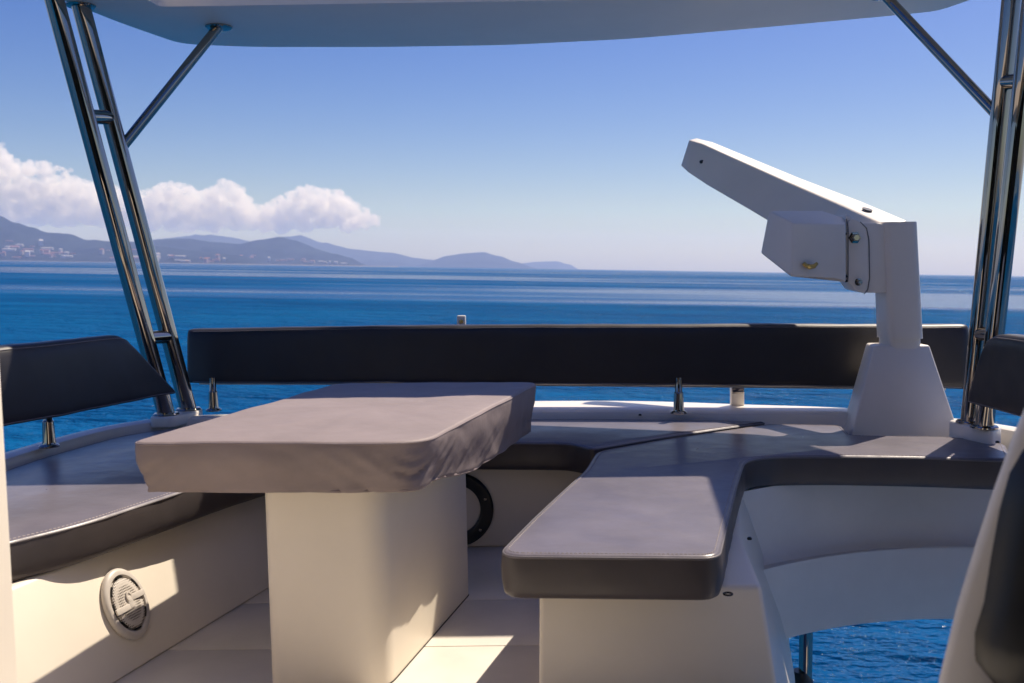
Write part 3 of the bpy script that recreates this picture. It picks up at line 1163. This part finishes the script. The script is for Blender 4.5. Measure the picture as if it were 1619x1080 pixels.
v, f = loft([sq_ring(pc.x, YP, pc.z - .01, rc * .92, .068), sq_ring(pc.x, YP, pc.z + .045, rc * .92, .068)])
build('collar', v, f, M_CRANE, cb, angle=40)
zc0 = at(1421, 534, y=YP).z
v, f = loft([sq_ring(pc.x, YP, zc0, rc, .076), sq_ring(pt_.x, YP, pt_.z, rc * .96, .073)])
build('column', v, f, M_CRANE, cb, angle=40)
# head: cheek plates that reach left from the column to the arm's pivot
zone = [(1404, 356), (1392, 353), (1358, 352), (1338, 338), (1337, 344), (1338, 440), (1352, 458), (1372, 463), (1396, 463), (1404, 463)]
yh0, yh1 = YP - 0.060, YP + 0.060
v, f = loft([[at(u, vv, y=yh0) for u, vv in zone], [at(u, vv, y=yh0) + Vector((0, yh1 - yh0, 0)) for u, vv in zone]])
build('head', v, f, M_CRANE, cb, bevel=0.006, angle=25)
ck = [(1341, 350), (1348, 345), (1362, 352), (1370, 362), (1373, 380), (1374, 440), (1371, 458), (1365, 464), (1352, 458), (1341, 445)]
v, f = loft([[at(u, vv, y=yh0 - .006) for u, vv in ck], [at(u, vv, y=yh0 - .006) + Vector((0, .008, 0)) for u, vv in ck]])
ckp = build('cheek_plate', v, f, M_CRANE, cb, bevel=0.003, angle=25)
for (u, vv), r in (((1351, 376), .020), ((1357, 446), .012)):
    p = at(u, vv, y=yh0 - .006)
    v, f = lathe(p, (0, -1, 0), [(r * 1.25, 0), (r * 1.25, .004), (r * .8, .0045), (r * .8, .022), (r * .6, .026)], 6 if r > .015 else 16)
    build('bolt', v, f, M_STEEL, ckp, angle=20)
for u, vv in ((1336, 370), (1337, 437), (1337, 444)):
    p = at(u, vv, y=yh0 - .004)
    v, f = lathe(p, (0, -1, 0), [(.006, 0), (.006, .006), (.003, .008)], 12)
    build('screw', v, f, M_BLACK, cb)
for ln in ([(1360, 351), (1370, 361), (1374, 380), (1375, 440), (1372, 458), (1366, 465)], [(1338, 346), (1341, 360), (1341, 436), (1340, 446)]):
    v, f = tube([at(u, vv, y=yh0 - .005) for u, vv in ln], .0022, 8)
    build('gasket', v, f, M_GASKET, cb)
# arm: leaves the head to the left, away and upwards
Yt = 5.0


def arm_pt(u, vv, y):
    return at(u, vv, y=y)


sec = []
for (ut, vt), (ub, vb), y in (((1397, 355), (1372, 425), YP), ((1330, 324), (1285, 392), 4.30), ((1240, 285), (1185, 332), 4.62), ((1150, 245), (1118, 293), 4.90), ((1110, 227), (1088, 273), 5.02), ((1089, 221), (1076, 262), 5.08)):
    a, b = at(ut, vt, y=y), at(ub, vb, y=y)
    sec.append((a, b))
rings = []
for i, (a, b) in enumerate(sec):
    q = sec[min(i + 1, 5)][0] - sec[max(i - 1, 0)][0]
    side = Vector((-q.y, q.x, 0)).normalized()
    side = side if side.y > 0 else -side
    wd = [0.105, 0.115, 0.11, 0.10, 0.095, 0.07][i]
    back = side * wd
    back.z = 0.0
    up = Vector((0, 0, 1))
    rings.append([b, a, a + back + up * 0.015, b + back + up * 0.0])
v, f = loft(rings)
arm = build('arm', v, f, M_CRANE, cb, bevel=0.007, angle=20)
p = at(1108, 256, y=4.985)
v, f = lathe(p, (0.5, -1, 0), [(.009, 0), (.009, .012), (.004, .013)], 16)
build('sheave_pin', v, f, M_BLACK, arm)
# slot on the arm's upper face
a0, a1 = sec[0][0], sec[1][0]
q = (a1 - a0)
side = Vector((-q.y, q.x, 0)).normalized()
side = side if side.y > 0 else -side
cs = a0.lerp(a1, 0.62) + side * 0.05 + Vector((0, 0, 0.009))
nrm = q.cross(side).normalized()
nrm = nrm if nrm.z > 0 else -nrm
qn = q.normalized()
ring = [cs + qn * (0.035 * math.cos(2 * math.pi * k / 20)) + side * (0.016 * math.sin(2 * math.pi * k / 20)) for k in range(20)]
v, f = loft([ring, [r_ + nrm * 0.004 for r_ in ring]])
build('rope_slot', v, f, M_BLACK, arm)
# motor housing, on the camera side of the arm
yb_, yn_ = YP - .02, YP - .15
nearf = [at(1252, 352, y=yn_), at(1337, 355, y=yn_ + .05), at(1337, 446, y=yn_ + .05), at(1320, 441, y=yn_ + .05), at(1252, 437, y=yn_)]
leftb = [at(1216, 333, y=yb_), at(1203, 400, y=yb_)]
topb = [at(1300, 331, y=yb_), at(1338, 345, y=yb_)]
Vv = [nearf[0], nearf[1], nearf[2], nearf[3], nearf[4], leftb[0], leftb[1], topb[0], topb[1],
      at(1205, 401, y=yb_ + .06), at(1250, 437, y=yb_ + .05), at(1337, 446, y=yb_ + .05)]
Ff = [(0, 1, 2, 3, 4), (5, 0, 4, 6), (5, 7, 8, 1, 0), (6, 4, 10, 9), (4, 3, 2, 11, 10), (1, 8, 11, 2), (5, 6, 9), (5, 9, 10, 11, 8, 7)]
mh = build('motor_housing', Vv, Ff, M_CRANE, cb, bevel=0.007, angle=12)
cl = [at(u, vv, y=yn_ + .005) + Vector((0, -.010, 0)) for u, vv in ((1269, 416), (1273, 420), (1279, 422), (1286, 421), (1291, 416))]
v, f = tube(cl, [.008, .009, .011, .009, .006], 10)
build('drain_cock', v, f, M_BRASS, mh)

# ------------------------------------------------------------------ brackets behind the far backrest
for (u, vt, vb, Y, w), lab in (((1167, 612, 650, 4.30, .060), 'short white bracket post under the far backrest near the davit'), ((729, 499, 640, 4.52, .042), 'small white bracket tip poking up behind the far backrest')):
    a = at(u, vt, y=Y)
    zt_ = a.z + (0.05 if vt > 600 else 0)
    r_ = thing('bracket', (a.x, Y, ZK), lab, 'bracket', 'white brackets behind the far backrest')
    v, f = box((a.x, Y + .02, (zt_ + ZK - .02) / 2), (w, .035, zt_ - ZK + .02))
    build('upright', v, f, M_WHITE, r_, bevel=.006)
    if vt < 600:
        v, f = lathe((a.x, Y + .003, zt_ - .028), (0, -1, 0), [(.010, 0), (.010, .004), (.005, .007)], 14)
        build('screw', v, f, M_BRASS, r_)
    else:
        v, f = box((a.x, Y + .018, zt_ - .055), (w * .96, .04, .05))
        build('clamp', v, f, M_STEEL, r_, bevel=.006)

# ------------------------------------------------------------------ speakers
pa, pb, pc_ = Vector((*bot[1], 0)), Vector((*bot[3], 0)), Vector((*top[2], ZB))
wn = (pb - pa).cross(pc_ - pa).normalized()
if wn.x < 0:
    wn = -wn
d = ray(196, 956)
tt = (pa - CO).dot(wn) / d.dot(wn)
sp = CO + d * tt + wn * 0.006
ex = (wb1 - wb0).normalized()
ey = wn.cross(ex).normalized()
if ey.z < 0:
    ey = -ey
s_ = thing('speaker', sp, 'round white speaker with a perforated grille and cross bar on the left bench side', 'speaker')
RS = 0.100
v, f = lathe(sp - wn * .004, wn, [(RS, 0), (RS * 1.0, .010), (RS * .97, .018), (RS * .90, .024), (RS * .80, .024), (RS * .765, .018), (RS * .75, .008)], 64)
build('trim_ring', v, f, M_PLASTIC, s_, angle=50)


def grille_material():
    m, t, p, N, L = new_mat('speaker_grille')
    c = N.new('ShaderNodeTexCoord')
    mp = N.new('ShaderNodeMapping')
    mp.inputs['Scale'].default_value = (150, 150, 150)
    L.new(c.outputs['Object'], mp.inputs[0])
    vn = N.new('ShaderNodeTexVoronoi')
    vn.inputs['Randomness'].default_value = 0.0
    vn.inputs['Scale'].default_value = 1.0
    L.new(mp.outputs[0], vn.inputs['Vector'])
    L.new(ramp(t, vn.outputs['Distance'], [(0.30, (0.05, 0.035, 0.025)), (0.42, (0.58, 0.53, 0.47))]), p.inputs['Base Color'])
    p.inputs['Roughness'].default_value = 0.5
    bump(t, p, vn.outputs['Distance'], 0.6, 0.002)
    return m


prof = [(RS * .70, .010), (RS * .70, .020)]
for k in range(1, 9):
    rr = RS * .70 * (1 - k / 8)
    prof.append((rr, .020 + .010 * (1 - (rr / (RS * .70)) ** 2)))
# the grille's local frame lies in its own plane so that the holes line up
gp = [(a * math.cos(2 * math.pi * k / 48), a * math.sin(2 * math.pi * k / 48), h) for a, h in prof for k in range(48)]
gm = bpy.data.meshes.new('grille')
_, gf = loft([gp[i * 48:(i + 1) * 48] for i in range(len(prof))])
gm.from_pydata(gp, [], gf)
gm.shade_smooth()
gm.materials.append(grille_material())
go = bpy.data.objects.new('grille', gm)
C.objects.link(go)
go.parent = s_
go.matrix_local = Matrix((ex, ey, wn)).transposed().to_4x4()
bar = []
for sgn in (-1, 1):
    bar.append(box(sp + ex * (sgn * RS * .42) + ey * (sgn * .006) + wn * .030, (1, 1, 1)))
rot = Matrix((ex, ey, wn)).transposed()
parts_ = [box(sp + ex * (sg * RS * .42) + ey * (sg * .010) + wn * .030, (RS * .74, .017, .010), rot) for sg in (-1, 1)]
parts_.append(box(sp + wn * .031, (.024, .034, .010), rot))
v, f = join(*parts_)
build('cross_bar', v, f, M_PLASTIC, s_, bevel=.003, seg=2)
v, f = lathe(sp + wn * .030 + ey * .016, wn, [(.014, 0), (.014, .007), (.009, .007), (.008, .003)], 24)
build('tweeter', v, f, M_PLASTIC, s_, angle=30)
for a in (35, 90, 140, 180, 222, 270, 325):
    ring = []
    for sg, rad in ((0, RS * .712), (1, RS * .755)):
        row = [rad, ]
        ring.append([sp + wn * .0225 + (ex * math.cos(R(a + q)) + ey * math.sin(R(a + q))) * rad for q in (-11, -5, 0, 5, 11)])
    V = ring[0] + ring[1]
    V = V + [p_ - wn * .012 for p_ in V]
    Ff = [(i, i + 1, 6 + i, 5 + i) for i in range(4)] + [(10 + i, 15 + i, 16 + i, 11 + i) for i in range(4)] + [(i, 10 + i, 11 + i, 1 + i) for i in range(4)] + [(5 + i, 6 + i, 16 + i, 15 + i) for i in range(4)] + [(0, 5, 15, 10), (4, 14, 19, 9)]
    build('slot', V, Ff, M_BLACK, s_, smooth=False)

# the speaker is a shallow upright oval
for ch in s_.children:
    if ch.name.startswith('grille'):
        ch.matrix_local = Matrix((ex, ey, wn)).transposed().to_4x4() @ Matrix.Diagonal((0.80, 1.04, 0.62, 1))
        continue
    for vv in ch.data.vertices:
        co_ = vv.co.copy()
        vv.co = co_ + ex * (co_.dot(ex) * -0.20) + ey * (co_.dot(ey) * 0.04) + wn * (co_.dot(wn) * -0.38)
rp = at(721, 805, y=YF)
rg = thing('speaker_surround', (rp.x, YF, rp.z), 'black ring on the far bench front, half hidden behind the table pedestal', 'ring')
v, f = lathe((rp.x, YF + .002, rp.z), (0, -1, 0), [(.148, 0), (.148, .012), (.140, .020), (.108, .020), (.098, .014), (.096, .004)], 64)
build('ring', v, f, M_BLACK, rg, angle=40)
v, f = lathe((rp.x, YF + .002, rp.z), (0, -1, 0), [(.097, 0), (.097, .004), (.05, .006), (.001, .006)], 48)
build('cover_plate', v, f, M_CREAM, rg, angle=40)
for k in range(6):
    a = R(60 * k + 20)
    v, f = lathe((rp.x + .124 * math.cos(a), YF - .018, rp.z + .124 * math.sin(a)), (0, -1, 0), [(.006, 0), (.006, .003), (.003, .004)], 12)
    build('screw', v, f, M_STEEL, rg)

# ------------------------------------------------------------------ small fittings on the moulding
for (u, vv, h), lab in (((1151, 941, ZB), 'small dark eyelet on the ledge beside the jutting bench cushion'),):
    p = at(u, vv, h=h)
    v, f = tube([p + Vector((.010 * math.cos(2 * math.pi * k / 16), .010 * math.sin(2 * math.pi * k / 16), .003)) for k in range(16)], .0025, 8, closed=True)
    tag(build('eyelet', v, f, M_BLACK, base=p), lab, 'eyelet')
for (u, vv, h), lab in (((1185, 853, ZB), 'tiny snap stud on the ledge right of the jutting cushion'), ((1577, 700, ZK), 'tiny snap stud on the right rim beside the steel poles'), ((1012, 657, ZK - .02), 'tiny snap stud on the far rim left of the backrest post')):
    p = at(u, vv, h=h)
    v, f = lathe(p, (0, 0, 1), [(.007, 0), (.007, .004), (.004, .007)], 12)
    tag(build('snap_stud', v, f, M_BLACK, base=p), lab, 'stud', 'snap studs for covers')

# ------------------------------------------------------------------ stair rail
p0 = at(1275, 985, y=3.72)
sr = thing('stair_rail', (p0.x, 3.72, -1.6), 'steel rail post seen through the stairwell opening above the water', 'rail')
v, f = tube([(p0.x - .01, 3.72, -1.6), (p0.x, 3.72, p0.z + .12)], .027, 16)
build('post', v, f, M_STEEL, sr)
q = at(1268, 1075, y=3.70)
v, f = lathe((q.x, 3.72, q.z - .06), (0, 0, 1), [(.05, 0), (.05, .05), (.03, .09), (.024, .09)], 20)
build('post_boot', v, f, M_BLACK, sr)

st_ = thing('bounce_stairs', (1.25, 2.2, -2.0), 'unseen white stairs added below the stairwell to bounce light', 'stairs')
for k in range(6):  # treads out of view, added to bounce sun onto the stairwell wall
    v, f = box((1.40, 1.72 + 0.20 * k, -0.30 - 0.25 * k), (0.78, 0.27, 0.06))
    build('bounce_tread', v, f, M_WHITE, st_, bevel=.01)

# ------------------------------------------------------------------ near left console edge, near right seat
ce = at(4, 540, y=1.56)
v, f = prism(round_poly([(ce.x - .5, 1.42), (ce.x, 1.42), (ce.x + .0, 1.56), (ce.x - .5, 1.56)], .02), 0.0, ce.z, round_poly([(ce.x - .5, 1.42), (ce.x, 1.42), (ce.x, 1.56), (ce.x - .5, 1.56)], .02))
tag(build('console', v, f, M_CREAM, base=(ce.x - .2, 1.5, 0), bevel=.012), 'cream edge of a console standing at the left picture edge', 'console')

YS = 1.08
hs = thing('helm_seat', (0.95, 1.1, 0.0), 'white moulded helm seat with a black cushion at the right picture edge', 'seat')
le = [(1660, 560), (1625, 632), (1600, 690), (1570, 772), (1540, 862), (1508, 965), (1480, 1080), (1462, 1170)]
L0 = [at(u, vv, y=YS) for u, vv in le]
xc = 0.98
rings = []
for p in L0[::-1]:
    hw = xc - p.x
    bow = 0.0
    rings.append([(xc - hw, YS, p.z), (xc - hw * .9, YS - .035, p.z), (xc - hw * .6, YS - .02, p.z), (xc, YS + .02, p.z), (xc + hw * .6, YS - .02, p.z), (xc + hw * .9, YS - .035, p.z), (xc + hw, YS, p.z),
                  (xc + hw * .86, YS + .08, p.z), (xc + hw * .45, YS + .14, p.z), (xc, YS + .16, p.z), (xc - hw * .45, YS + .14, p.z), (xc - hw * .86, YS + .08, p.z)])
v, f = loft(rings)
build('shell', v, f, M_WHITE, hs, bevel=.012, angle=50)
lc = [(1690, 600), (1640, 690), (1617, 712), (1596, 748), (1580, 806), (1566, 884), (1556, 950), (1541, 1000), (1541, 1045), (1562, 1085), (1600, 1110)]
L1 = [at(u, vv, y=YS - .02) for u, vv in lc]
rings = []
for i, p in enumerate(L1[::-1]):
    hw = xc - p.x
    e = 0.35 if i in (0, len(L1) - 1) else (0.8 if i in (1, len(L1) - 2) else 1)
    rings.append([(xc - hw, YS - .02, p.z), (xc - hw * .97, YS - .02 - .05 * e, p.z), (xc - hw * .8, YS - .02 - .075 * e, p.z), (xc, YS - .02 - .08 * e, p.z), (xc + hw * .8, YS - .02 - .075 * e, p.z), (xc + hw * .97, YS - .02 - .05 * e, p.z), (xc + hw, YS - .02, p.z), (xc, YS + .03, p.z)])
v, f = loft(rings)
build('cushion', v, f, M_BLACK, hs, angle=60)
v, f = lathe((xc, YS + .08, 0), (0, 0, 1), [(.16, 0), (.16, .02), (.06, .04), (.055, .52), (.12, .56)], 28)
build('pedestal', v, f, M_STEEL, hs, angle=30)
